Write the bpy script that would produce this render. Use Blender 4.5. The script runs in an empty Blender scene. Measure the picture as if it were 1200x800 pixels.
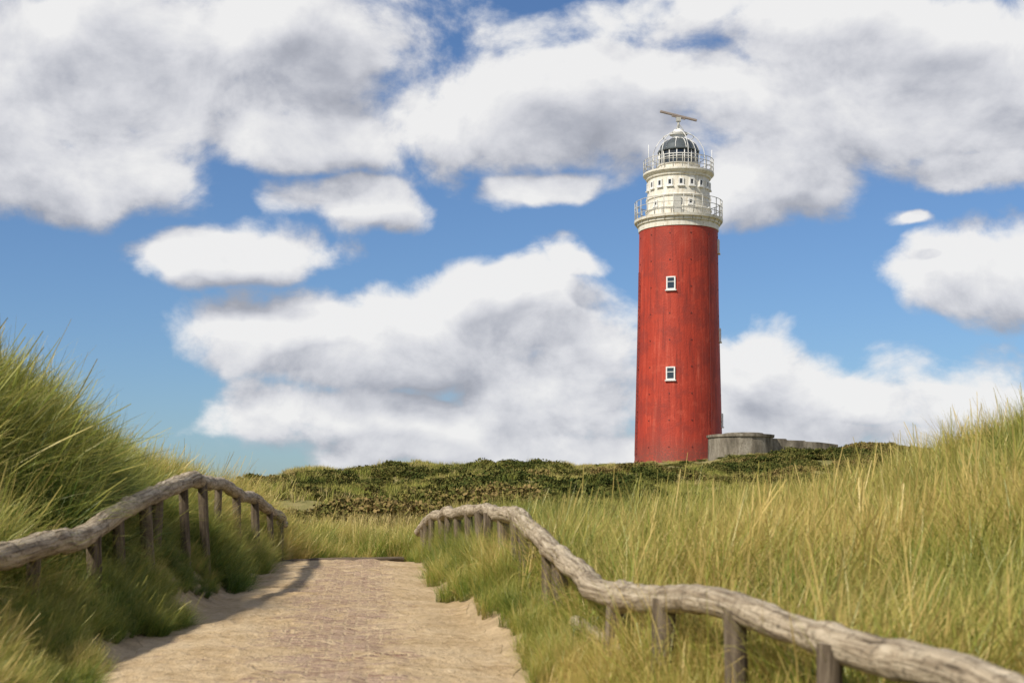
import bpy, math, random
import numpy as np
from mathutils import Vector, Matrix, Euler
random.seed(7); rng=np.random.default_rng(7)
sc=bpy.context.scene
sc.view_settings.view_transform='Standard'; sc.view_settings.look='None'; sc.view_settings.exposure=0
F=1667.0
def P(px,py,d): return ((px-600)/F*d, d, (600-py)/F*d)
def ss(a,b,x):
    t=np.clip((x-a)/(b-a),0,1); return t*t*(3-2*t)
# ---------- noise
_perm=rng.random((256,256))
def vn(x,y):
    x=np.asarray(x,float); y=np.asarray(y,float)
    xi=np.floor(x).astype(int); yi=np.floor(y).astype(int); fx=x-xi; fy=y-yi
    fx=fx*fx*(3-2*fx); fy=fy*fy*(3-2*fy)
    g=lambda a,b:_perm[a%256,b%256]
    return (g(xi,yi)*(1-fx)+g(xi+1,yi)*fx)*(1-fy)+(g(xi,yi+1)*(1-fx)+g(xi+1,yi+1)*fx)*fy
def fbm(x,y,o=4):
    s=0;a=.5;n=0
    for i in range(o):
        s=s+a*vn(x*2**i+17*i,y*2**i+31*i); n+=a; a*=.5
    return s/n-.5
# ---------- terrain height
CP=[(-3,5,-.95),(-5,5,-.3),(-8,5,.3),(-3.3,9,-.95),(-4.5,9,-.15),(-6,9,.65),(-9,9,1.0),(-4.7,12,.1),(-5,14,.85),(-7,19,1.3),(-4.95,15,.6),(-5.9,18,.8),
(-5.07,18,.42),(-4.9,22,.2),(-5,28,-.2),(-7,22,.4),(-7,28,0),(-9,30,-.2),(-10,40,-.8),(-15,60,-.5),(-22,60,-.5),(-12,16,1.4),
(-3.45,11.5,-.8),(-3.6,13.5,-.6),(-3.75,16,-.38),(-3.9,19,-.38),(-4.1,22,-.4),(-4.5,28,-.75),
(1.5,4.4,-1.15),(1.1,6,-1.15),(.83,6.9,-1.1),(.54,9,-1.0),(.3,11.5,-.9),(.1,14,-.7),(-.3,17,-.6),(-.86,20.5,-.6),(-1.7,26,-.8),
(3,9,-.75),(4,12,-.45),(2,12,-.7),(2.5,18,-.55),(4.5,18,-.35),(5.8,16,.55),(5,13,.0),(8,16,1.2),(7.4,20,.75),(8,12,1.0),(3,5,-.9),(6,7,.2),(10,22,1.2),(12,30,.9),(1,22,-.5),(3,25,-.6),(5,25,-.4),
(8,26,.35),(7.9,30,.2),(6.7,32,-.25),(4.8,32,-.45),(2.1,35,-.2),(.4,34,-.25),
(-5.7,38,-.91),(-3.4,38,-.95),(0,40,-.55),(-9,38,-.8),(-4.5,50,-.2),(-9,52,-.1),(-1.5,55,.2),(3,55,.3),(8,50,-.1),(12,55,0),(14,42,.3),
(-6,70,1.0),(0,75,1.4),(-14,70,.5),(6,75,1.3),(14,75,.6),(21,75,.5),(30,75,.5),
(18,100,3.2),(24,105,3.9),(30,105,3.7),(26,118,4.7),(32,119,4.8),(37,120,4.0),(45,120,3),(60,120,1),
(21,126,5.1),(18.5,125,4.7),(26,127,5.0),(30,128,5.2),(34,126,4.9),
(-7.9,110,3.6),(-13,100,2.7),(-16,90,1.1),(-22,90,-.1),(-35,95,-.4),(1.4,120,3.3),(10.4,120,3.7),(-8,95,2.4),(0,100,2.3),(8,100,2.3),
(17.5,150,5.0),(10,150,4.8),(25,150,5.2),(17.5,140,4.8),(15,130,4.3),(30,140,5.3),(0,150,3.3),(-20,140,2),(17,180,2),
(0,-20,-1.5),(-10,-20,.5),(12,-20,.5),(-30,0,.5),(30,0,.5),(40,40,1),(-40,40,0),(30,55,.3),(-3,-3,-1.1),(2.5,-3,-1.1)]
CP=np.array(CP,float)
def warp(X,Y):
    Yc=np.clip(Y,-8,None)
    return np.clip(X/(4+0.12*np.clip(Y,0,None)),-9,9), 3*np.log((Yc+12)/12)
ca,cb=warp(CP[:,0],CP[:,1])
def ker(a,b,A,B): return np.sqrt((a-A)**2+(b-B)**2+.02)
n=len(CP)
M=np.zeros((n+1,n+1)); M[:n,:n]=ker(ca[:,None],cb[:,None],ca[None],cb[None])+np.eye(n)*-0.01; M[:n,n]=1; M[n,:n]=1
W=np.linalg.solve(M,np.append(CP[:,2],0))
def pathc(Y): return -0.42-0.1*Y
def pathz(Y):
    return -1.24+.0144*Y-0.075*np.where(Y>23,np.clip(Y-24,0,9)*ss(23,27,Y),0)
def height(X,Y,noise=True):
    X=np.asarray(X,float);Y=np.asarray(Y,float); sh=X.shape
    x=X.ravel();y=Y.ravel(); a,b=warp(x,y); z=np.full(x.shape,W[n])
    for i in range(n): z+=W[i]*ker(a,b,ca[i],cb[i])
    s=np.abs(x-pathc(y))
    if noise:
        far=ss(32,48,y)*(1-ss(116,124,y)*.88)
        z+=far*(fbm(x/8+5,y/11+3,3)*2.7+fbm(x/2.2,y/2.2,2)*.5)
        z+=(1-far)*ss(1.8,3,s)*fbm(x/1.8+9,y/1.8,3)*.4
    t=ss(1.15,1.85,s); t=1-(1-t)*(1-ss(26,33,y))
    z=pathz(y)*(1-t)+z*t
    w=ss(115,240,np.hypot(x,y-70)); z=z*(1-w)+(-7+fbm(x/60,y/60,2)*4*(1-ss(600,1500,np.hypot(x,y))))*w
    return z.reshape(sh)
# ---------- node helpers
class NT:
    def __init__(s,nt): s.t=nt; nt.nodes.clear()
    def n(s,typ,ins=None,**kw):
        nd=s.t.nodes.new(typ)
        for k,v in kw.items(): setattr(nd,k,v)
        for k,v in (ins or {}).items():
            so=nd.inputs[k]
            if isinstance(v,bpy.types.NodeSocket): s.t.links.new(v,so)
            else: so.default_value=v
        return nd
    def math(s,op,a,b=0.0,c=0.0,clamp=False):
        return s.n('ShaderNodeMath',{0:a,1:b,2:c},operation=op,use_clamp=clamp).outputs[0]
    def vm(s,op,a,b=(0,0,0)): return s.n('ShaderNodeVectorMath',{0:a,1:b},operation=op).outputs[0]
    def mr(s,v,a,b,c=0.0,d=1.0,smooth=True):
        return s.n('ShaderNodeMapRange',{'Value':v,'From Min':a,'From Max':b,'To Min':c,'To Max':d},interpolation_type='SMOOTHSTEP' if smooth else 'LINEAR').outputs[0]
    def mix(s,f,a,b,bt='MIX'):
        nd=s.n('ShaderNodeMix',data_type='RGBA',blend_type=bt); 
        for i,v in ((0,f),(6,a),(7,b)):
            if isinstance(v,bpy.types.NodeSocket): s.t.links.new(v,nd.inputs[i])
            else: nd.inputs[i].default_value=(v if i==0 else tuple(v)+((1,) if len(v)==3 else ()))
        return nd.outputs[2]
    def noise(s,vec,scale,detail=4,rough=.55,dist=0):
        return s.n('ShaderNodeTexNoise',{'Vector':vec,'Scale':scale,'Detail':detail,'Roughness':rough,'Distortion':dist}).outputs['Fac']
    def ramp(s,f,stops):
        nd=s.n('ShaderNodeValToRGB',{0:f}); cr=nd.color_ramp
        while len(cr.elements)<len(stops): cr.elements.new(.5)
        for e,(p,c) in zip(cr.elements,stops): e.position=p; e.color=tuple(c)+(1,)
        return nd.outputs[0]
def newmat(name):
    m=bpy.data.materials.new(name); m.use_nodes=True; return m,NT(m.node_tree)
def finish(t,col,rough=.8,bump=None,bs=.3,bd=.02,metal=0,spec=.3):
    p=t.n('ShaderNodeBsdfPrincipled',{'Base Color':col if isinstance(col,bpy.types.NodeSocket) else tuple(col)+(1,),'Roughness':rough,'Metallic':metal,'Specular IOR Level':spec})
    if bump is not None:
        b=t.n('ShaderNodeBump',{'Height':bump,'Strength':bs,'Distance':bd}); t.t.links.new(b.outputs[0],p.inputs['Normal'])
    o=t.n('ShaderNodeOutputMaterial'); t.t.links.new(p.outputs[0],o.inputs[0]); return p
def pos(t): return t.n('ShaderNodeNewGeometry').outputs['Position']
def objc(t): return t.n('ShaderNodeTexCoord').outputs['Object']
def scalev(t,v,s): return t.vm('MULTIPLY',v,s)

# ground material
mg,t=newmat('dune_soil'); p_=pos(t)
n1=t.noise(p_,.25,3); n2=t.noise(p_,3,4); n3=t.noise(p_,40,2)
veg=t.ramp(t.math('ADD',t.math('MULTIPLY',n1,.7),t.math('MULTIPLY',n2,.4)),[(.35,(.12,.12,.04)),(.5,(.2,.19,.065)),(.62,(.3,.25,.11)),(.75,(.2,.16,.07))])
sandc=t.mix(t.mr(n2,.35,.7),(.38,.28,.165),(.56,.42,.26))
sa=t.n('ShaderNodeAttribute',attribute_name='sand').outputs['Fac']
f=t.mr(t.math('ADD',sa,t.math('MULTIPLY',t.math('SUBTRACT',n2,.5),.9)),.35,.65)
col=t.mix(f,veg,sandc); col=t.mix(t.mr(n3,.3,.7,0,.35),col,(.15,.11,.06))
finish(t,col,.95,n3,.5,.03,spec=.1)
# path
mp,t=newmat('sand_and_brick_paving'); uv=t.n('ShaderNodeAttribute',attribute_name='pathuv').outputs['Vector']
wob=t.n('ShaderNodeTexNoise',{'Vector':uv,'Scale':3.0,'Detail':3.0}).outputs['Color']
uvj=t.vm('ADD',uv,t.vm('MULTIPLY',t.vm('SUBTRACT',wob,(.5,.5,.5)),(.07,.07,0)))
bt=t.n('ShaderNodeTexBrick',{'Vector':uvj,'Color1':(.29,.165,.125,1),'Color2':(.52,.35,.28,1),'Mortar':(.64,.49,.32,1),'Scale':1.0,'Mortar Size':.013,'Mortar Smooth':.4,'Bias':0.0,'Brick Width':.2,'Row Height':.07},offset=.5)
n1=t.noise(uv,1.1,5,.65); n2=t.noise(uv,9,5,.7); n3=t.noise(uv,90,3); n4=t.noise(scalev(t,uv,(1.0,1.1,1)),1.7,6,.72); n5=t.noise(scalev(t,uv,(1,1.4,1)),10,4,.75)
sand=t.ramp(t.math('ADD',t.math('MULTIPLY',n1,.5),t.math('MULTIPLY',n2,.5)),[(.37,(.43,.295,.155)),(.47,(.62,.455,.265)),(.6,(.76,.59,.375))])
sx=t.n('ShaderNodeSeparateXYZ',{0:uv})
cen=t.math('SUBTRACT',1.0,t.mr(t.math('ABSOLUTE',t.math('SUBTRACT',sx.outputs[0],.15)),.2,1.0))
cov=t.math('ADD',t.math('MULTIPLY',cen,.75),t.math('ADD',t.math('MULTIPLY',t.math('SUBTRACT',n4,.5),3.6),t.math('MULTIPLY',t.math('SUBTRACT',n5,.5),2.8)))
fb=t.mr(cov,.38,.85,0,.85)
col=t.mix(fb,sand,bt.outputs['Color']); col=t.mix(t.mr(n3,.35,.7,0,.2),col,(.36,.25,.15))
col=t.mix(t.mr(n5,.53,.66,0,.38),col,(.34,.225,.145))
hgt=t.math('ADD',t.math('MULTIPLY',n2,1.0),t.math('ADD',t.math('ADD',t.math('MULTIPLY',n3,.25),t.math('MULTIPLY',n5,.6)),t.math('MULTIPLY',t.math('MULTIPLY',bt.outputs['Fac'],-.3),fb)))
finish(t,col,.95,hgt,1.0,.07,spec=.1)
# grass : tint comes from the instance (patch) attribute, per-blade random from the mesh
def grassmat(name,stops,tr=.35,straw=.5,base=.65):
    m,t=newmat(name)
    br=t.n('ShaderNodeAttribute',attribute_name='brand').outputs['Fac']; b=t.n('ShaderNodeAttribute',attribute_name='bt').outputs['Fac']
    ti=t.n('ShaderNodeAttribute',attribute_name='tint',attribute_type='INSTANCER').outputs['Fac']
    v=t.math('ADD',t.math('MULTIPLY',br,.48),t.math('MULTIPLY',ti,.52))
    c=t.ramp(v,stops)
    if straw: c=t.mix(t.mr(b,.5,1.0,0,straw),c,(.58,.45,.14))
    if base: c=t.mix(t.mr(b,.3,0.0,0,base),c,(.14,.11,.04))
    d=t.n('ShaderNodeBsdfDiffuse',{'Color':c})
    if tr:
        tl=t.n('ShaderNodeBsdfTranslucent',{'Color':c}); d=t.n('ShaderNodeMixShader',{0:tr,1:d.outputs[0],2:tl.outputs[0]})
        gl=t.n('ShaderNodeBsdfAnisotropic',{'Color':(1,1,.9,1),'Roughness':.42}); d=t.n('ShaderNodeMixShader',{0:.03,1:d.outputs[0],2:gl.outputs[0]})
    t.n('ShaderNodeOutputMaterial',{0:d.outputs[0]}); return m
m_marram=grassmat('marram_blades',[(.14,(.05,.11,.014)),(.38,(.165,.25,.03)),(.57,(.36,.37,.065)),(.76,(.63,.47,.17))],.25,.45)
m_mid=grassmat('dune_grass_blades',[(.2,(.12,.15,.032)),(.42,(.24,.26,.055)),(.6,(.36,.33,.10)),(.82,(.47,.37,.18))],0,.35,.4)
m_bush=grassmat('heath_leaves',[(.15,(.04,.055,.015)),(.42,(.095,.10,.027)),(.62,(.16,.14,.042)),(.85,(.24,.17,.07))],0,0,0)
# wood
mw,t=newmat('weathered_wood'); uv=t.n('ShaderNodeAttribute',attribute_name='wuv').outputs['Vector']
g1=t.noise(scalev(t,uv,(2,34,34)),1,6,.65,.6); g2=t.noise(scalev(t,uv,(6,9,9)),1.0,5,.6); g3=t.noise(scalev(t,uv,(60,60,60)),1,3); g4=t.noise(scalev(t,uv,(25,25,25)),1,4,.7)
c=t.ramp(g1,[(.32,(.08,.06,.04)),(.42,(.30,.235,.16)),(.56,(.52,.43,.31)),(.72,(.66,.57,.43))])
c=t.mix(t.mr(g2,.5,.7,0,.6),c,(.18,.135,.085)); c=t.mix(t.mr(g3,.6,.7,0,.4),c,(.58,.55,.42)); c=t.mix(t.mr(g4,.55,.65,0,.65),c,(.10,.08,.055))
finish(t,c,.85,t.math('ADD',g1,t.math('MULTIPLY',g4,.6)),1.0,.03,spec=.15)
mwd,t=newmat('dark_post_wood'); uv=t.n('ShaderNodeAttribute',attribute_name='wuv').outputs['Vector']
g1=t.noise(scalev(t,uv,(3,30,30)),1,6,.65,.5); c=t.ramp(g1,[(.3,(.05,.037,.025)),(.5,(.13,.1,.07)),(.72,(.26,.21,.15))])
finish(t,c,.9,g1,.9,.015,spec=.15)
# lighthouse materials
mr_,t=newmat('red_painted_render'); o_=objc(t)
s1=t.noise(scalev(t,o_,(1.6,1.6,.09)),1.5,6,.7); s2=t.noise(o_,.45,6,.7); s3=t.noise(o_,7,4)
c=t.ramp(s1,[(.34,(.20,.027,.016)),(.45,(.34,.037,.019)),(.56,(.41,.046,.022)),(.68,(.51,.10,.06))])
c=t.mix(t.mr(s2,.48,.62,0,.6),c,(.23,.033,.022)); c=t.mix(t.mr(s2,.45,.33,0,.45),c,(.52,.09,.05))
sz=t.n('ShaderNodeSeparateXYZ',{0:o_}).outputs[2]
c=t.mix(t.math('MULTIPLY',t.mr(sz,3.4,0.6),t.mr(s3,.35,.6,.3,.9)),c,(.17,.05,.035))
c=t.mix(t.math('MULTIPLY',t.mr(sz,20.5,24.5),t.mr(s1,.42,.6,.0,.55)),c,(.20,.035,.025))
finish(t,c,.6,t.math('ADD',s3,s2),.5,.06,spec=.3)
mwh,t=newmat('white_painted_iron'); o_=objc(t)
s1=t.noise(scalev(t,o_,(2.5,2.5,.35)),1.5,6,.7); s2=t.noise(o_,3.5,5,.6)
c=t.ramp(s1,[(.3,(.46,.40,.29)),(.45,(.66,.62,.53)),(.65,(.76,.74,.68))]); c=t.mix(t.mr(s2,.58,.72,0,.65),c,(.30,.18,.10))
finish(t,c,.5,s2,.3,.03)
def plain(name,col,rough=.5,metal=0,spec=.5):
    m,t=newmat(name); nn=t.noise(objc(t),5,4); c=t.mix(t.mr(nn,.35,.7,0,.35),col,tuple(x*.6 for x in col)); finish(t,c,rough,metal=metal,spec=spec); return m
m_glass=plain('dark_glass',(.025,.032,.036),.08,0,.8)
m_metal=plain('grey_metal',(.46,.45,.41),.5,.1)
m_frame=plain('white_frame',(.78,.77,.74),.5)
m_dkred=plain('dark_red_metal',(.15,.022,.016),.6)
m_dome=plain('dome_metal',(.10,.115,.12),.35,.3)
m_radar=plain('radar_paint',(.27,.22,.19),.6)
m_lens=plain('lantern_lens',(.42,.46,.42),.15,0,.8)
mc,t=newmat('stained_concrete'); o_=pos(t)
s1=t.noise(scalev(t,o_,(1,1,.3)),1.2,6,.65); s2=t.noise(o_,6,5)
c=t.ramp(s1,[(.34,(.085,.075,.06)),(.5,(.19,.165,.13)),(.66,(.31,.28,.23))]); c=t.mix(t.mr(s2,.5,.7,0,.5),c,(.10,.09,.06)); finish(t,c,.95,s2,.5,.05,spec=.1)

# ---------- mesh helpers
COL=sc.collection
def mesh(name,v,f,mat,parent=None,smooth=False,angle=None,loc=None):
    me=bpy.data.meshes.new(name); me.from_pydata([tuple(x) for x in v],[],f); me.update()
    if mat: me.materials.append(mat)
    if smooth:
        me.shade_smooth()
        if angle: me.set_sharp_from_angle(angle=math.radians(angle))
    ob=bpy.data.objects.new(name,me); COL.objects.link(ob)
    if parent: ob.parent=parent
    if loc: ob.location=loc
    return ob
def empty(name,loc=(0,0,0)):
    e=bpy.data.objects.new(name,None); COL.objects.link(e); e.location=loc; e.empty_display_size=.5; return e
class MB:
    def __init__(s): s.v=[];s.f=[];s.a=[]
    def add(s,v,f,a=None):
        o=len(s.v); s.v+=[tuple(x) for x in v]; s.f+=[tuple(i+o for i in q) for q in f]
        s.a+= a if a else [(0,0,0)]*len(v)
    def box(s,c,size,rot=None):
        v=[Vector(((i&1)-.5,((i>>1)&1)-.5,((i>>2)&1)-.5)) for i in range(8)]
        v=[Vector((q.x*size[0],q.y*size[1],q.z*size[2])) for q in v]
        if rot is not None: v=[rot@q for q in v]
        v=[q+Vector(c) for q in v]
        s.add(v,[(0,2,3,1),(4,5,7,6),(0,1,5,4),(2,6,7,3),(0,4,6,2),(1,3,7,5)])
    def tube(s,pts,rad,sides=8,wob=0,seed=0,closed=False,u0=0,cap=True):
        pts=[Vector(p) for p in pts]; N=len(pts); v=[];a=[];L=u0
        up=Vector((0,0,1))
        for i,p in enumerate(pts):
            if closed: d=pts[(i+1)%N]-pts[i-1]
            else: d=pts[min(i+1,N-1)]-pts[max(i-1,0)]
            d.normalize(); ref=up if abs(d.z)<.9 else Vector((1,0,0))
            x=d.cross(ref).normalized(); y=x.cross(d).normalized()
            if i: L+=(pts[i]-pts[i-1]).length
            r=rad[i] if hasattr(rad,'__len__') else rad
            for k in range(sides):
                th=2*math.pi*k/sides
                rr=r
                if wob:
                    rr*=1+wob*(2*float(fbm(np.array(L*3+seed*7.3),np.array(math.cos(th)*1.2+5+seed),3))+.9*float(fbm(np.array(L*9+seed*3),np.array(math.sin(th)*2.2+9),2)))
                v.append(p+x*(math.cos(th)*rr)+y*(math.sin(th)*rr)); a.append((L+seed*3.7,math.cos(th)*r+seed,math.sin(th)*r))
        f=[]
        for i in range(N if closed else N-1):
            for k in range(sides):
                j=(i+1)%N; f.append((i*sides+k,i*sides+(k+1)%sides,j*sides+(k+1)%sides,j*sides+k))
        if cap and not closed:
            f.append(tuple(range(sides))[::-1]); f.append(tuple((N-1)*sides+k for k in range(sides)))
        s.add(v,f,a)
    def make(s,name,mat,parent=None,smooth=False,angle=None,attr=None,loc=None):
        ob=mesh(name,s.v,s.f,mat,parent,smooth,angle,loc)
        if attr:
            at=ob.data.attributes.new(attr,'FLOAT_VECTOR','POINT'); at.data.foreach_set('vector',np.array(s.a,dtype=np.float32).ravel())
        return ob
def lathe(name,prof,mat,parent,seg=72,angle=25):
    v=[];f=[]
    for r,z in prof:
        for k in range(seg):
            a=2*math.pi*k/seg; v.append((r*math.cos(a),r*math.sin(a),z))
    for i in range(len(prof)-1):
        for k in range(seg):
            f.append((i*seg+k,i*seg+(k+1)%seg,(i+1)*seg+(k+1)%seg,(i+1)*seg+k))
    f.append(tuple(range(seg))[::-1]); f.append(tuple((len(prof)-1)*seg+k for k in range(seg)))
    return mesh(name,v,f,mat,parent,True,angle)

# ---------- terrain sheet
geo=lambda a,b,k:list(np.geomspace(a,b,k))
Xs=np.array(sorted([-x for x in geo(60,3000,28)]+list(np.arange(-59,-14,1.))+list(np.arange(-14,-5.01,.3))+list(np.arange(-5,3,.12))+list(np.arange(3,14,.3))+list(np.arange(14,59.5,1.))+geo(60,3000,28)))
Ys=np.array(sorted([-y for y in geo(20,3000,22)]+list(np.arange(-19.5,3,.6))+list(np.arange(3,30,.12))+list(np.arange(30,60,.4))+list(np.arange(60,165,1.))+geo(166,3500,30)))
GX,GY=np.meshgrid(Xs,Ys); GZ=height(GX,GY)
nx,ny=len(Xs),len(Ys)
V=np.stack([GX.ravel(),GY.ravel(),GZ.ravel()],1)
idx=np.arange(nx*ny).reshape(ny,nx)
Fq=np.stack([idx[:-1,:-1].ravel(),idx[:-1,1:].ravel(),idx[1:,1:].ravel(),idx[1:,:-1].ravel()],1)
ground=mesh('dune_ground',V.tolist(),Fq.tolist(),mg,smooth=True)
s=np.abs(GX-pathc(GY)); sand=(1-ss(1.35,1.9,s))*(1-ss(27,31,GY))
at=ground.data.attributes.new('sand','FLOAT','POINT'); at.data.foreach_set('value',sand.ravel().astype(np.float32))
# path sheet
us=np.linspace(-1,1,70); ys=np.arange(-8,29,.06); U,YY=np.meshgrid(us,ys)
hw=1.38+fbm(YY*.9+np.sign(U)*40,YY*0+3,4)*.4
XX=pathc(YY)+U*hw
ZZ=height(XX,YY)+.006+ (1-U**4)*(.07*(fbm(XX*2.5,YY*2.5,3)+.5)+.03*(fbm(XX*8,YY*8,2)+.5)+.012)
idx=np.arange(U.size).reshape(U.shape)
Fq=np.stack([idx[:-1,:-1].ravel(),idx[:-1,1:].ravel(),idx[1:,1:].ravel(),idx[1:,:-1].ravel()],1)
path=mesh('sand_path',np.stack([XX.ravel(),YY.ravel(),ZZ.ravel()],1).tolist(),Fq.tolist(),mp,smooth=True)
at=path.data.attributes.new('pathuv','FLOAT_VECTOR','POINT'); at.data.foreach_set('vector',np.stack([(XX-pathc(YY)).ravel(),YY.ravel(),0*YY.ravel()],1).astype(np.float32).ravel())

# ---------- vegetation patches
class Veg:
    def __init__(s): s.v=[];s.f=[];s.br=[];s.bt=[]
    def tuft(s,cx,cy,nb,L0,L1,w,spread,droop,rad,seg=5,heads=0,tb=0.0,wind=(0,0)):
        for b in range(nb+heads):
            head=b>=nb
            az=random.uniform(0,2*math.pi); a=abs(random.gauss(0,spread)); L=random.uniform(L0,L1); dr=droop*random.uniform(.2,1.4)
            if head: a*=.4; L=L1*random.uniform(.95,1.12); dr*=.2
            rr=rad*math.sqrt(random.random()); ba=random.uniform(0,2*math.pi)
            p=Vector((cx+rr*math.cos(ba),cy+rr*math.sin(ba),-.05)); tw=random.uniform(-.9,.9)
            r=min(1,max(0,random.random()+tb)); 
            if head: r=.85
            daz=random.uniform(-.5,.5)
            for i in range(seg+1):
                t_=i/seg; ang=min(a+dr*t_**1.4,2.3); z_=az+daz*t_
                d=Vector((math.sin(ang)*math.cos(z_),math.sin(ang)*math.sin(z_),math.cos(ang)))
                sd=Vector((-math.sin(z_+tw),math.cos(z_+tw),0))
                ww=w*(1-t_**1.5)*.5+w*.04
                if head: ww=w*.2 if t_<.74 else w*.6*(1-abs(t_-.86)/.2)+w*.1
                o=len(s.v); s.v+= [tuple(p-sd*ww),tuple(p+sd*ww)]; s.br+=[r,r]; s.bt+=[t_,t_]
                if i<seg: s.f.append((o,o+1,o+3,o+2))
                p=p+d*(L/seg)
    def bush(s,cx,cy,nl,R,H,ls):
        lob=[(random.uniform(-.5,.5)*R,random.uniform(-.5,.5)*R,random.uniform(.4,.75)*H,random.uniform(.35,.6)) for _ in range(6)]
        for i in range(nl):
            lx,ly,lz,lr=random.choice(lob)
            d=Vector((random.gauss(0,1),random.gauss(0,1),abs(random.gauss(0,.8)))).normalized()*random.uniform(.7,1.05)
            c=Vector((cx+lx+d.x*lr*R,cy+ly+d.y*lr*R,d.z*lr*H+lz-.25*H))
            e=Euler((random.uniform(-1.2,1.2),random.uniform(-1.2,1.2),random.uniform(0,6))).to_matrix(); s_=ls*random.uniform(.6,1.5)
            o=len(s.v); s.v+=[tuple(c+e@Vector(q)*s_) for q in ((-.5,-.3,0),(.5,-.3,0),(.6,1.2,.2),(-.3,1.3,.1))]; s.f.append((o,o+1,o+2,o+3))
            r=random.random(); s.br+=[r]*4; s.bt+=[.5]*4
    def obj(s,name,mat):
        me=bpy.data.meshes.new(name); me.from_pydata(s.v,[],s.f); me.materials.append(mat)
        for nm,dat in (('brand',s.br),('bt',s.bt)):
            at=me.attributes.new(nm,'FLOAT','POINT'); at.data.foreach_set('value',np.array(dat,dtype=np.float32))
        return bpy.data.objects.new(name,me)
def coll(name,obs):
    c=bpy.data.collections.new(name)
    for i,o in enumerate(obs): o.name='%s_%02d'%(name,i); c.objects.link(o)
    return c
near_obs=[]
for i in range(8):
    g=Veg()
    for j in range(5):
        r=.36*math.sqrt(random.random()); a=random.uniform(0,6.28); k=random.choice([0,0,1,1,2,3])
        par=[(.42,.85,.009,.36,1.6),(.5,1.0,.008,.30,2.1),(.3,.65,.009,.6,1.8),(.5,.95,.0085,.25,1.1)][k]
        g.tuft(r*math.cos(a),r*math.sin(a),54,*par,.11,5,heads=(1 if k==3 else 0),tb=random.uniform(-.3,.35))
    near_obs.append(g.obj('p',m_marram))
c_near=coll('marram_patch',near_obs)
mid=[]
for i in range(5):
    g=Veg()
    for j in range(13):
        r=1.25*math.sqrt(random.random()); a=random.uniform(0,6.28)
        g.tuft(r*math.cos(a),r*math.sin(a),42,*random.choice([(.25,.5,.026,.45,.9),(.2,.42,.026,.6,.9),(.3,.62,.022,.35,.8)]),.28,3,tb=random.uniform(-.3,.3))
    mid.append(g.obj('p',m_mid))
for i in range(4):
    g=Veg()
    for j in range(6):
        r=1.1*math.sqrt(random.random()); a=random.uniform(0,6.28)
        g.bush(r*math.cos(a),r*math.sin(a),240,random.uniform(.45,.75),random.uniform(.3,.6),.062)
        g.tuft(r*math.cos(a+1),r*math.sin(a+1),14,.25,.5,.022,.5,.8,.3,3,tb=.4)
    mid.append(g.obj('p',m_bush))
c_mid=coll('dune_plant_patch',mid)
def scatter(name,collection,X,Y,Z,scl,ind,tilt,tint):
    N=len(X); rot=np.zeros((N,3),np.float32)
    ra=rng.random(N)*2*math.pi
    for i in range(N):
        tx,ty=tilt[i]; l=math.hypot(tx,ty)
        R=Matrix.Rotation(l,3,Vector((-ty,tx,0)).normalized() if l>1e-5 else Vector((1,0,0)))@Matrix.Rotation(ra[i],3,'Z')
        rot[i]=R.to_euler()
    me=bpy.data.meshes.new(name); me.from_pydata(np.stack([X,Y,Z],1).tolist(),[],[])
    at=me.attributes.new('rot','FLOAT_VECTOR','POINT'); at.data.foreach_set('vector',rot.ravel())
    at=me.attributes.new('scl','FLOAT','POINT'); at.data.foreach_set('value',scl.astype(np.float32))
    at=me.attributes.new('tint','FLOAT','POINT'); at.data.foreach_set('value',tint.astype(np.float32))
    at=me.attributes.new('ind','INT','POINT'); at.data.foreach_set('value',ind.astype(np.int32))
    ob=bpy.data.objects.new(name,me); COL.objects.link(ob)
    ng=bpy.data.node_groups.new(name+'_scatter','GeometryNodeTree')
    ng.interface.new_socket('Geometry',in_out='INPUT',socket_type='NodeSocketGeometry'); ng.interface.new_socket('Geometry',in_out='OUTPUT',socket_type='NodeSocketGeometry')
    N_=ng.nodes; gi=N_.new('NodeGroupInput'); go=N_.new('NodeGroupOutput'); ip=N_.new('GeometryNodeInstanceOnPoints'); ci=N_.new('GeometryNodeCollectionInfo')
    ci.inputs['Collection'].default_value=collection; ci.inputs['Separate Children'].default_value=True; ci.inputs['Reset Children'].default_value=True
    def na(nm,ty):
        q=N_.new('GeometryNodeInputNamedAttribute'); q.data_type=ty; q.inputs['Name'].default_value=nm; return next(o for o in q.outputs if o.enabled and o.name=='Attribute')
    L=ng.links.new; L(gi.outputs[0],ip.inputs['Points']); L(ci.outputs[0],ip.inputs['Instance']); ip.inputs['Pick Instance'].default_value=True
    L(na('ind','INT'),ip.inputs['Instance Index']); L(na('rot','FLOAT_VECTOR'),ip.inputs['Rotation']); L(na('scl','FLOAT'),ip.inputs['Scale']); L(ip.outputs[0],go.inputs[0])
    md=ob.modifiers.new('scatter','NODES'); md.node_group=ng; return ob
Lc=[(-3.6,5.2,-.56),(-3.55,7,-.45),P(0,648,9.7),P(60,636,10.7),P(105,618,11.8),P(150,592,13.2),P(185,572,14.6),P(222,560,16.2),P(262,566,18.8),P(300,583,22),P(322,598,25),P(334,613,28)]
Rc=[(1.75,2.4,-.66),(1.63,3.4,-.58),P(1100,781,4.75),P(1010,752,5.2),P(905,716,5.95),P(850,702,6.5),P(795,694,7.1),P(745,689,8),P(700,674,9.1),P(665,653,10.3),P(635,622,11.9),P(608,601,13.8),P(575,597,16.5),P(540,597,19.6),P(515,602,22.5),P(498,612,25.5),P(490,622,27.5)]
def railx(C,Y): C=np.array(C); return np.interp(Y,C[:,1],C[:,0])
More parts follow.
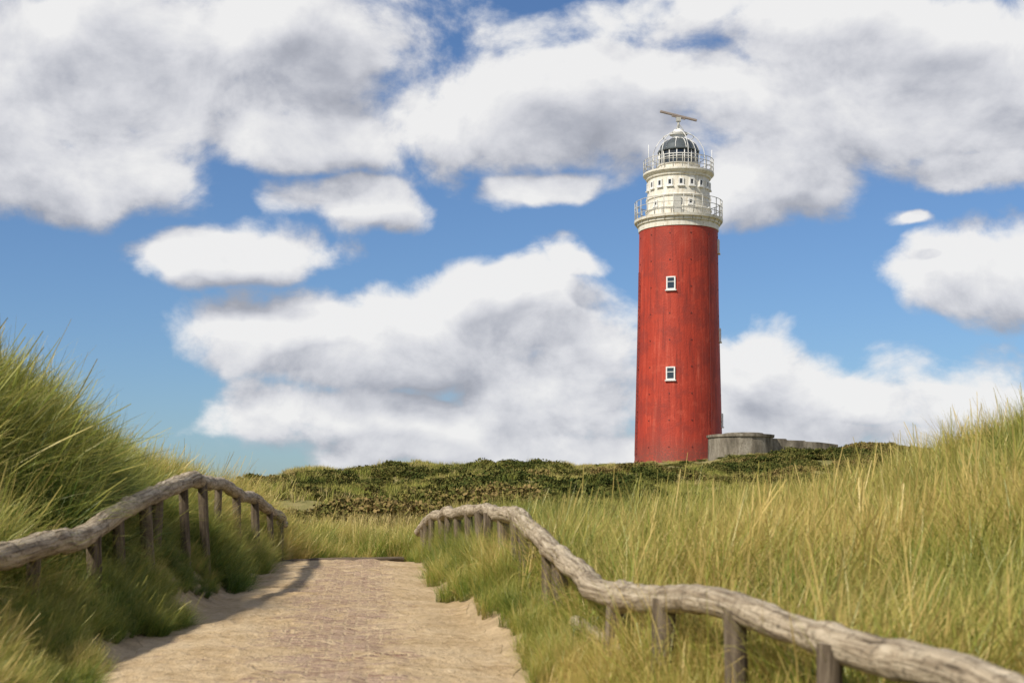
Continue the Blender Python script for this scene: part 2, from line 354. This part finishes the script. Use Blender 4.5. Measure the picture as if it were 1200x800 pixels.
# near grass
def grad(X,Y,e=.3): return (height(X+e,Y)-height(X-e,Y))/(2*e),(height(X,Y+e)-height(X,Y-e))/(2*e)
N=5200
Y=3+rng.random(N)*35; X=rng.uniform(-1,1,N)*(4+.36*Y)
N2=1600
Y2=rng.uniform(4.5,17,N2); X2=rng.uniform(-1,1,N2)*(2.5+.40*Y2)
N3=1150
Y3=rng.uniform(3,30,N3); sg=np.where(rng.random(N3)<.6,-1,1); X3=pathc(Y3)+sg*rng.uniform(1.3,2.1,N3)
X=np.concatenate([X,X2,X3]);Y=np.concatenate([Y,Y2,Y3])
sgn=np.sign(X-pathc(Y)); s=np.abs(X-pathc(Y)); edge=1.48+fbm(Y*1.1+sgn*30,Y*0,3)*.7-.16*(sgn<0)*ss(12,17,Y)
keep=(s>edge)|(Y>29)
keep&=(fbm(X/1.3,Y/1.3,2)>-.21)|(s<2.2)
X=X[keep];Y=Y[keep];sgn=sgn[keep]; Z=height(X,Y); s=np.abs(X-pathc(Y))
right=ss(.3,1.5,X-pathc(Y)-1.3)
scl=(.42+.55*ss(1.4,2.6,np.where(Y<29,s,3)))*rng.uniform(.75,1.2,len(X))*(1+.9*fbm(X/2.5+3,Y/2.5,2))*(1-.3*ss(24,36,Y))*(1-.10*right)*(1+.1*(1-right))
dr=railx(Rc,Y)-X; dl=X-railx(Lc,Y)
m1=(dr>-.2)&(sgn>0)&(Y<13.5); scl=np.where(m1,scl*.62,scl)
m2=(dl>-.35)&(sgn<0)&(Y<17); scl=np.where(m2,np.minimum(scl*.68,.48),scl)
m3=(dl>-.2)&(sgn<0)&(Y>=17)&(Y<29); scl=np.where(m3,np.maximum(scl*.9,.5+.12*rng.random(len(X))),scl)
ind=rng.integers(0,8,len(X))
gx,gy=grad(X,Y)
near=(1-ss(1.5,2.2,s))*(Y<29)
til=np.stack([-gx*.6*(1-near)-near*sgn*.25+.22+rng.normal(0,.12,len(X)),-gy*.6+rng.normal(0,.1,len(X))-.04],1)
tint=np.clip(.455+fbm(X/5,Y/7,3)*1.5+fbm(X/.9+7,Y/.9,2)*1.1+rng.normal(0,.13,len(X)),0,1)
scatter('marram_grass',c_near,X,Y,Z,scl,ind,til,tint)
# mid vegetation
N=5200
Y=31+119*rng.random(N)**.85; X=rng.uniform(-1,1,N)*(6+.40*Y)
LH=(17.5,150)
keep=(np.hypot(X-LH[0],Y-LH[1])>5.8)
keep&=~((np.abs(X-21)<4.3)&(np.abs(Y-132)<4.3))&~((X>22)&(X<31)&(Y>126.5)&(Y<133))
keep&=~(X>.5*Y+3)
X=X[keep];Y=Y[keep];Z=height(X,Y)
hb=fbm(X/5+40,Y/8+20,3)*2.1+.95*np.exp(-((X-25)/11)**2-((Y-106)/20)**2)+.12*np.exp(-((X+9)/9)**2-((Y-92)/16)**2)-.3*(Y<44)
isb=hb+rng.normal(0,.14,len(X))>.2
ind=np.where(isb,5+rng.integers(0,4,len(X)),rng.integers(0,5,len(X)))
scl=rng.uniform(.65,1.2,len(X))*np.where(isb,.95,1.0+ .1*ss(60,31,Y))
scl*=1-.5*ss(112,122,Y)
gx,gy=grad(X,Y,.8)
tint=np.clip(.47+fbm(X/6,Y/9,3)*2.2+rng.normal(0,.18,len(X)),0,1)
scatter('dune_heath',c_mid,X,Y,Z,scl,ind,np.stack([-gx*.9+.06,-gy*.9],1),tint)

# ---------- wooden railings
def catmull(pts,step):
    pts=[Vector(p) for p in pts]; out=[]
    for i in range(len(pts)-1):
        p0=pts[max(i-1,0)];p1=pts[i];p2=pts[i+1];p3=pts[min(i+2,len(pts)-1)]
        k=max(2,int((p2-p1).length/step))
        for j in range(k):
            t_=j/k; out.append(.5*((2*p1)+(p2-p0)*t_+(2*p0-5*p1+4*p2-p3)*t_*t_+(3*p1-p0-3*p2+p3)*t_**3))
    out.append(pts[-1]); return out
def railing(name,ctrl,posts,seed,side,R0=.083):
    root=empty(name,(ctrl[0][0],ctrl[0][1],0)); 
    line=catmull(ctrl,.045); off=Vector((-root.location.x,-root.location.y,0))
    cum=[0]
    for i in range(1,len(line)): cum.append(cum[-1]+(line[i]-line[i-1]).length)
    mb=MB(); seglen=2.7; i0=0; sidx=0
    while i0<len(line)-3:
        i1=i0
        tgt=cum[i0]+seglen*(.85+.3*random.random())
        while i1<len(line)-1 and cum[i1]<tgt: i1+=1
        if len(line)-i1<20: i1=len(line)-1
        sub=line[i0:min(i1+4,len(line))]; m_=len(sub); r0=R0*random.uniform(.95,1.06); r1=r0*random.uniform(.82,.92)
        if sidx%2: r0,r1=r1,r0
        oz=random.uniform(-.008,.008)
        pts=[];rads=[]
        for k,q in enumerate(sub):
            t_=k/max(1,m_-1); L=cum[i0+k]
            wz=float(fbm(np.array(L*.9+seed),np.array(2.),2))*.09; wx=float(fbm(np.array(L*.9+seed),np.array(8.),2))*.09
            pts.append(q+off+Vector((wx,0,wz+oz-.03)))
            endr=min(1,.82+.18*min(k,m_-1-k)/1.5)
            kn=1+.13*math.exp(-((L%1.07-.5)/.045)**2)+.09*math.exp(-((L%.73-.2)/.03)**2)
            rads.append((r0*(1-t_)+r1*t_)*endr*kn)
        mb.tube(pts,rads,18,.17,seed+sidx*2.1); i0=i1; sidx+=1
    mb.make('top_rail',mw,root,True,50,'wuv')
    mb=MB()
    for k,yy in enumerate(posts):
        q=min(line,key=lambda a:abs(a.y-yy))
        ox=side*random.uniform(-.02,.05); g=float(height(np.array([q.x]),np.array([q.y]))[0])-.25
        lx=random.uniform(-.06,.06); top=q.z-.035
        pts=[Vector((q.x+ox+lx*(1-j/6),q.y+random.uniform(-.004,.004),g+(top-g)*j/6))+off for j in range(7)]
        r=random.uniform(.05,.066); mb.tube(pts,[r*1.05]*3+[r]*4,12,.10,seed+k*1.7)
    mb.make('posts',mwd,root,True,50,'wuv')
    return root,off
railing('wooden_railing',Lc,[6.2,8.2,10.4,11.9,12.7,13.9,14.6,15.8,16.8,18.4,20,22,24,26],3,1,.09)
rr_,off=railing('wooden_railing',Rc,[4.0,5.35,6.3,7.25,8.45,10.9,11.4,12.5,13.4,13.9,15.2,16.4,17.4,18.6,19.8,21,22.2,23.4,24.6,26],11,-1)
mb=MB(); pts=[Vector((1.02,5.9,-.95)),Vector((.80,7.2,-.9)),Vector((.62,8.4,-.82)),Vector((.45,9.9,-.76))]
pts=[q+off for q in catmull(pts,.06)]; mb.tube(pts,.05,12,.15,5); mb.make('lower_rail',mw,rr_,True,50,'wuv')
mb=MB(); z0=float(pathz(np.array(25.)))
mb.tube(catmull([(-3.95,24.6,z0+.05),(-3.2,24.9,z0+.075),(-2.5,25.0,z0+.08),(-1.95,25.4,z0+.08)],.08),.05,10,.2,9)
mb.make('wooden_log',mwd,None,True,50,'wuv')

# ---------- lighthouse
K=.09; BZ=5.15
lh=empty('lighthouse',(17.55,150,BZ-.25))
H=lambda py:(542-py)*K+.25
red=lathe('red_tower',[(4.85,-1.2),(4.72,.2),(4.62,.6),(4.50,5.5),(4.36,11),(4.22,17),(4.12,H(272))],mr_,lh,96,20)
h=H(272)
lathe('gallery_cornice',[(4.12,h+.004),(4.2,h+.02),(4.22,h+.55),(4.36,h+.62),(4.4,h+.85),(4.62,h+.95),(4.66,h+1.2),(4.3,h+1.24)],mwh,lh,96,20)
d0=h+1.245
lathe('watch_room',[(3.42,d0),(3.42,H(250)),(3.5,H(249)),(3.5,H(248)),(3.38,H(247)),(3.3,H(236)),(3.42,H(235.5)),(3.42,H(234)),(3.28,H(233)),(3.22,H(212)),(3.38,H(211)),(3.42,H(209)),(3.6,H(207.5)),(3.72,H(206)),(3.72,H(204)),(3.2,H(203.8))],mwh,lh,96,20)
u0=H(203.8)
lathe('lantern_base',[(2.15,u0),(2.15,H(196)),(2.25,H(195.5)),(2.25,H(194.5)),(2.0,H(194))],mwh,lh,48,20)
lathe('lantern_glass',[(2.0,H(194)+.003),(2.0,H(180)),(1.98,H(179))],m_glass,lh,24,20)
lathe('lantern_lens',[(.3,H(193)),(.9,H(192)),(1.0,H(187)),(.9,H(182)),(.3,H(181))],m_lens,lh,24,20)
dome=[(2.18,H(179)+.003),(2.2,H(178))]+[(2.1*math.cos(a),H(178)+1.45*math.sin(a)) for a in [math.radians(x) for x in (5,20,35,50,63,73)]]
lathe('dome_roof',dome,m_dome,lh,48,35)
lathe('roof_vent',[(.62,H(163)),(.62,H(158)),(.95,H(157.5)),(.98,H(156)),(.6,H(155)),(.5,H(152)),(.25,H(151)),(.14,H(150))],m_frame,lh,32,25)
mb=MB()
for k in range(16):
    a=2*math.pi*(k+.5)/16; x,y=math.sin(a),-math.cos(a)
    mb.tube([(2.06*x,2.06*y,H(194.2)),(2.06*x,2.06*y,H(179))],.055,6)
for z in (H(187),): mb.tube([(2.06*math.cos(q*math.pi/24),2.06*math.sin(q*math.pi/24),z) for q in range(48)],.04,5,closed=True)
for k in range(12):
    a=2*math.pi*(k+.5)/12
    mb.tube([((r+.03)*math.sin(a),-(r+.03)*math.cos(a),z+.02) for r,z in dome[1:]],.04,5)
mb.make('lantern_mullions',m_frame,lh,True)
def gallery(name,r,z0,hh,posts,rails,th):
    mb=MB()
    for k in range(posts):
        a=2*math.pi*k/posts; mb.tube([(r*math.cos(a),r*math.sin(a),z0-.05),(r*math.cos(a),r*math.sin(a),z0+hh)],th,6)
        mb.tube([(r*math.cos(a),r*math.sin(a),z0-.1),((r-.35)*math.cos(a),(r-.35)*math.sin(a),z0-.55)],th*.9,5)
    for q in rails: mb.tube([(r*math.cos(2*math.pi*k/96),r*math.sin(2*math.pi*k/96),z0+hh*q) for k in range(96)],th*.75,5,closed=True)
    mb.make(name,m_metal,lh,True)
gallery('lower_gallery_railing',4.58,H(260),2.0,28,(.33,.66,1),.05)
gallery('upper_gallery_railing',3.66,H(204),1.35,24,(.33,.66,1),.045)
mb=MB()
for k in range(6):
    a=2*math.pi*(k+.25)/6
    pr=[(2.75,H(204)),(2.75,H(185)),(2.6,H(175)),(2.0,H(164)),(1.2,H(157)),(.5,H(154))]
    mb.tube(catmull([(r*math.sin(a),-r*math.cos(a),z) for r,z in pr],.4),.04,5)
for r,z in ((2.75,H(186)),(1.6,H(160.5))): mb.tube([(r*math.cos(2*math.pi*k/48),r*math.sin(2*math.pi*k/48),z) for k in range(48)],.035,5,closed=True)
for a,hh in ((-1.2,2.8),(1.35,2.4),(.4,1.9),(-2.4,3)): mb.tube([(3.5*math.sin(a),-3.5*math.cos(a),H(204)),(3.5*math.sin(a),-3.5*math.cos(a),H(204)+hh)],.035,5)
mb.make('lantern_cage',m_frame,lh,True)
mb=MB(); mb.tube([(0,0,H(151)),(0,0,H(140))],[.16,.1],8); 
for a in (0,2.1,4.2): mb.tube([(.55*math.cos(a),.55*math.sin(a),H(152)),(0,0,H(144))],.04,5)
mb.box((0,0,H(139.5)),(.5,.4,.4)); mb.make('radar_mast',m_metal,lh,True,40)
mb=MB(); R=Matrix.Rotation(math.radians(14),3,'Y'); mb.box((0,0,H(135.3)),(4.0,.28,.22),R); mb.box((0,-.02,H(135.3)-.18),(1.5,.2,.12),R); mb.box((0,.1,H(137.4)),(.16,.16,.35))
ra=mb.make('radar_scanner',m_radar,lh)
bv=ra.modifiers.new('b','BEVEL'); bv.width=.04; bv.segments=2
def radius_at(z): return float(np.interp(z,[.6,5.5,11,17,24.5],[4.62,4.50,4.36,4.22,4.12]))
def window(name,a,z,w,hh,r,bars=True):
    R=Matrix.Rotation(a,3,'Z'); fw=.13
    c=Vector((math.sin(a)*r,-math.cos(a)*r,z))
    mb=MB(); o=lambda x,y,q: c+R@Vector((x,y,q))
    mb.box(o(-w/2+fw/2,0,0),(fw,.22,hh-.004),R); mb.box(o(w/2-fw/2,0,0),(fw,.22,hh-.004),R)
    mb.box(o(0,0,hh/2-fw/2),(w-2*fw-.004,.22,fw),R); mb.box(o(0,0,-hh/2+fw/2),(w-2*fw-.004,.22,fw),R)
    if bars: mb.box(o(0,.0,hh*.1),(w-2*fw-.006,.18,.06),R)
    mb.box(o(0,-.03,-hh/2-.07),(w+.2,.32,.1),R)
    mb.make(name+'_frame',m_frame,lh)
    mb=MB(); mb.box(o(0,.02,0),(w-2*fw-.01,.12,hh-2*fw-.01),R); mb.make(name+'_glass',m_glass,lh)
for i,(a,py) in enumerate([(math.radians(-17),338),(math.radians(-17),441),(math.radians(78),290),(math.radians(78),393),(math.radians(78),492),(math.radians(165),390)]):
    window('window_%d'%i,a,H(py),.95,1.35,radius_at(H(py))+.03)
for i,a in enumerate(range(-80,100,20)): window('watch_window_%d'%i,math.radians(a-2),H(220),.55,.75,3.27,False)
for i,a in enumerate((-50,15,62)): window('service_window_%d'%i,math.radians(a),H(243),.55,.6,3.36,False)
mb=MB(); a=math.radians(-9); R=Matrix.Rotation(a,3,'Z'); mb.box((math.sin(a)*3.4,-math.cos(a)*3.4,d0+.95),(.8,.25,1.8),R); mb.make('gallery_door',m_metal,lh)
mb=MB()
for z in np.arange(1.8,24,2.75):
    for k in range(12):
        a=2*math.pi*(k+.37)/12; r=radius_at(z)
        mb.tube([(r*math.sin(a)*.99,-r*math.cos(a)*.99,z),((r+.04)*math.sin(a),-(r+.04)*math.cos(a),z)],.08,8)
mb.make('wall_anchors',m_dkred,lh)
mb=MB(); LA=-1.36; LO=.14
for da in (-.045,.045):
    mb.tube([((radius_at(z)+LO)*math.sin(LA+da),-(radius_at(z)+LO)*math.cos(LA+da),z) for z in np.arange(1,20.5,.8)],.03,5)
for z in np.arange(1,20.4,.4):
    r=radius_at(z)+LO; mb.tube([(r*math.sin(LA-.045),-r*math.cos(LA-.045),z),(r*math.sin(LA+.045),-r*math.cos(LA+.045),z)],.022,4)
for z in np.arange(1.2,20.4,2.2):
    r=radius_at(z); mb.tube([((r-.02)*math.sin(LA),-(r-.02)*math.cos(LA),z),((r+LO)*math.sin(LA),-(r+LO)*math.cos(LA),z)],.04,4)
r=radius_at
mb.tube([((r(z)+.05)*math.sin(.72),-(r(z)+.05)*math.cos(.72),z) for z in np.arange(.5,24,1.)],.035,5)
mb.make('ladder',m_dkred,lh)

# ---------- bunker
bk=empty('concrete_bunker',(21.2,132,4.2))
def lz(py,d=132): return (600-py)/F*d-4.2
lathe('round_platform',[(3.05,-1),(3.0,lz(513)),(3.14,lz(513)+.02),(3.16,lz(510)),(2.9,lz(509.6)),(2.88,lz(511)),(2.0,lz(510.9))],mc,bk,18,20)
lathe('upper_slab',[(1.9,lz(511)+.004),(1.88,lz(507.8)),(1.7,lz(507.2))],mc,bk,14,20).location=(.3,.2,0)
mb=MB(); v=[]
tops=[(2.6,513.5),(4.2,514),(4.3,515.5),(6.0,516),(6.1,517),(7.4,517.5),(9.3,520)]
fr=[(x,-.5+.06*x*x*.3,-1) for x,_ in tops]+[(x,-.5+.06*x*x*.3,lz(p)) for x,p in tops]; m_=len(tops)
bk_=[(x,y+.9,z) for x,y,z in fr]; v=fr+bk_; f=[]
for i in range(m_-1):
    f+=[(i,i+1,m_+i+1,m_+i),(2*m_+i+1,2*m_+i,3*m_+i,3*m_+i+1),(m_+i,m_+i+1,3*m_+i+1,3*m_+i)]
f.append((m_-1,3*m_-1,4*m_-1,2*m_-1))
mb.add(v,f); w_=mb.make('parapet_wall',mc,bk); 

# ---------- world
w=bpy.data.worlds.new("World"); sc.world=w; w.use_nodes=True
gt=bpy.data.node_groups.new('cloud_density','ShaderNodeTree')
gt.interface.new_socket('Vector',in_out='INPUT',socket_type='NodeSocketVector'); gt.interface.new_socket('Density',in_out='OUTPUT',socket_type='NodeSocketFloat')
t=NT(gt); gi=t.n('NodeGroupInput'); dv=gi.outputs[0]
sx=t.n('ShaderNodeSeparateXYZ',{0:dv}); yy=t.math('MAXIMUM',t.math('ABSOLUTE',sx.outputs[1]),.12)
u=t.math('DIVIDE',sx.outputs[0],yy); v_=t.math('DIVIDE',sx.outputs[2],yy); uvv=t.n('ShaderNodeCombineXYZ',{0:u,1:v_}).outputs[0]
wn=t.n('ShaderNodeTexNoise',{'Vector':dv,'Scale':14.0,'Detail':2.0}).outputs['Color']
uvw=t.vm('ADD',uvv,t.vm('MULTIPLY',t.vm('SUBTRACT',wn,(.5,.5,.5)),(.08,.055,0)))
E=[(80,80,380,145),(60,195,210,68),(350,165,110,52),(310,50,140,60),(410,245,85,34),(265,302,120,30),
(500,400,280,76),(600,350,150,46),(340,380,105,34),(420,495,190,44),(640,440,150,105),(560,525,280,38),
(830,115,320,98),(610,125,160,60),(1060,110,290,105),(890,205,120,50),(650,215,66,32),(690,310,50,28),(1150,190,140,34),
(1160,310,115,66),(1060,252,45,14),(1090,465,220,54),(870,475,120,66),(1000,515,300,34),(940,30,260,50)]
Mx=None
for px,py,rx,ry in E:
    q=t.vm('MULTIPLY',t.vm('SUBTRACT',uvw,((px-600)/F,(600-py)/F,0)),(F/rx,F/ry,0))
    l=t.n('ShaderNodeVectorMath',{0:q},operation='LENGTH').outputs['Value']; m1=t.math('SUBTRACT',1.0,l)
    Mx=m1 if Mx is None else t.n('ShaderNodeMath',{0:Mx,1:m1,2:.15},operation='SMOOTH_MAX').outputs[0]
outm=t.mr(t.math('MAXIMUM',t.math('ABSOLUTE',u),v_),.42,.6)
lown=t.math('MULTIPLY',t.math('SUBTRACT',t.noise(dv,2.5,2),.50),5.0)
Mx=t.n('ShaderNodeMix',{0:outm,2:Mx,3:lown},data_type='FLOAT').outputs[0]
Mx=t.math('MULTIPLY',t.math('MINIMUM',t.math('MAXIMUM',Mx,-.9),.5),1.25)
fb1=t.noise(t.vm('MULTIPLY',dv,(1,1,1.35)),11,8,.58,.2)
D=t.math('ADD',Mx,t.math('MULTIPLY',t.math('SUBTRACT',fb1,.485),2.6))
t.n('NodeGroupOutput',{0:D})
t=NT(w.node_tree); tc=t.n('ShaderNodeTexCoord').outputs['Generated']
SUN=Vector((-.60,-.58,.78)).normalized(); el=math.asin(SUN.z); rotz=math.atan2(SUN.x,SUN.y)
sky=t.n('ShaderNodeTexSky',sky_type='NISHITA',sun_disc=False,sun_elevation=el,sun_rotation=rotz%(2*math.pi),altitude=0,air_density=1.0,dust_density=.6,ozone_density=1.2).outputs[0]
def dens(vec): 
    g=t.n('ShaderNodeGroup',node_tree=gt); t.t.links.new(vec,g.inputs[0]); return g.outputs[0]
D0=dens(tc); D1=dens(t.vm('ADD',tc,(-.010,0,.025)))
al=t.mr(D0,-.16,.38)
lit=t.math('ADD',.5,t.math('MULTIPLY',t.math('SUBTRACT',D0,D1),.68),clamp=True)
thick=t.mr(D0,.4,1.3)
sh=t.math('SUBTRACT',t.math('ADD',t.math('MULTIPLY',lit,.95),.23),t.math('MULTIPLY',thick,.34),clamp=True)
cc=t.ramp(sh,[(.08,(.28,.295,.345)),(.40,(.46,.475,.53)),(.68,(.70,.705,.74)),(.92,(.88,.875,.87))])
cc=t.vm('MULTIPLY',cc,(10,10,10))
skt=t.mix(1.0,sky,(.60,.79,1.05),'MULTIPLY')
fin=t.mix(t.math('MULTIPLY',al,.97),skt,cc)
bg=t.n('ShaderNodeBackground',{'Color':fin,'Strength':.1}); t.n('ShaderNodeOutputWorld',{0:bg.outputs[0]})
w.cycles.sampling_method='MANUAL'; w.cycles.sample_map_resolution=256
# sun
ld=bpy.data.lights.new('sun','SUN'); ld.energy=4.9; ld.angle=math.radians(3); ld.color=(1,.93,.80)
so=bpy.data.objects.new('sun',ld); COL.objects.link(so); so.rotation_euler=SUN.to_track_quat('Z','Y').to_euler(); so.location=(-20,-20,40)
# camera
cd=bpy.data.cameras.new('camera'); cam=bpy.data.objects.new('camera',cd); COL.objects.link(cam); sc.camera=cam
cd.lens=50.01; cd.sensor_width=36; cd.shift_y=200/1200; cd.clip_end=8000; cam.rotation_euler=(math.pi/2,0,0)
cd.dof.use_dof=True; cd.dof.focus_distance=90; cd.dof.aperture_fstop=3.6
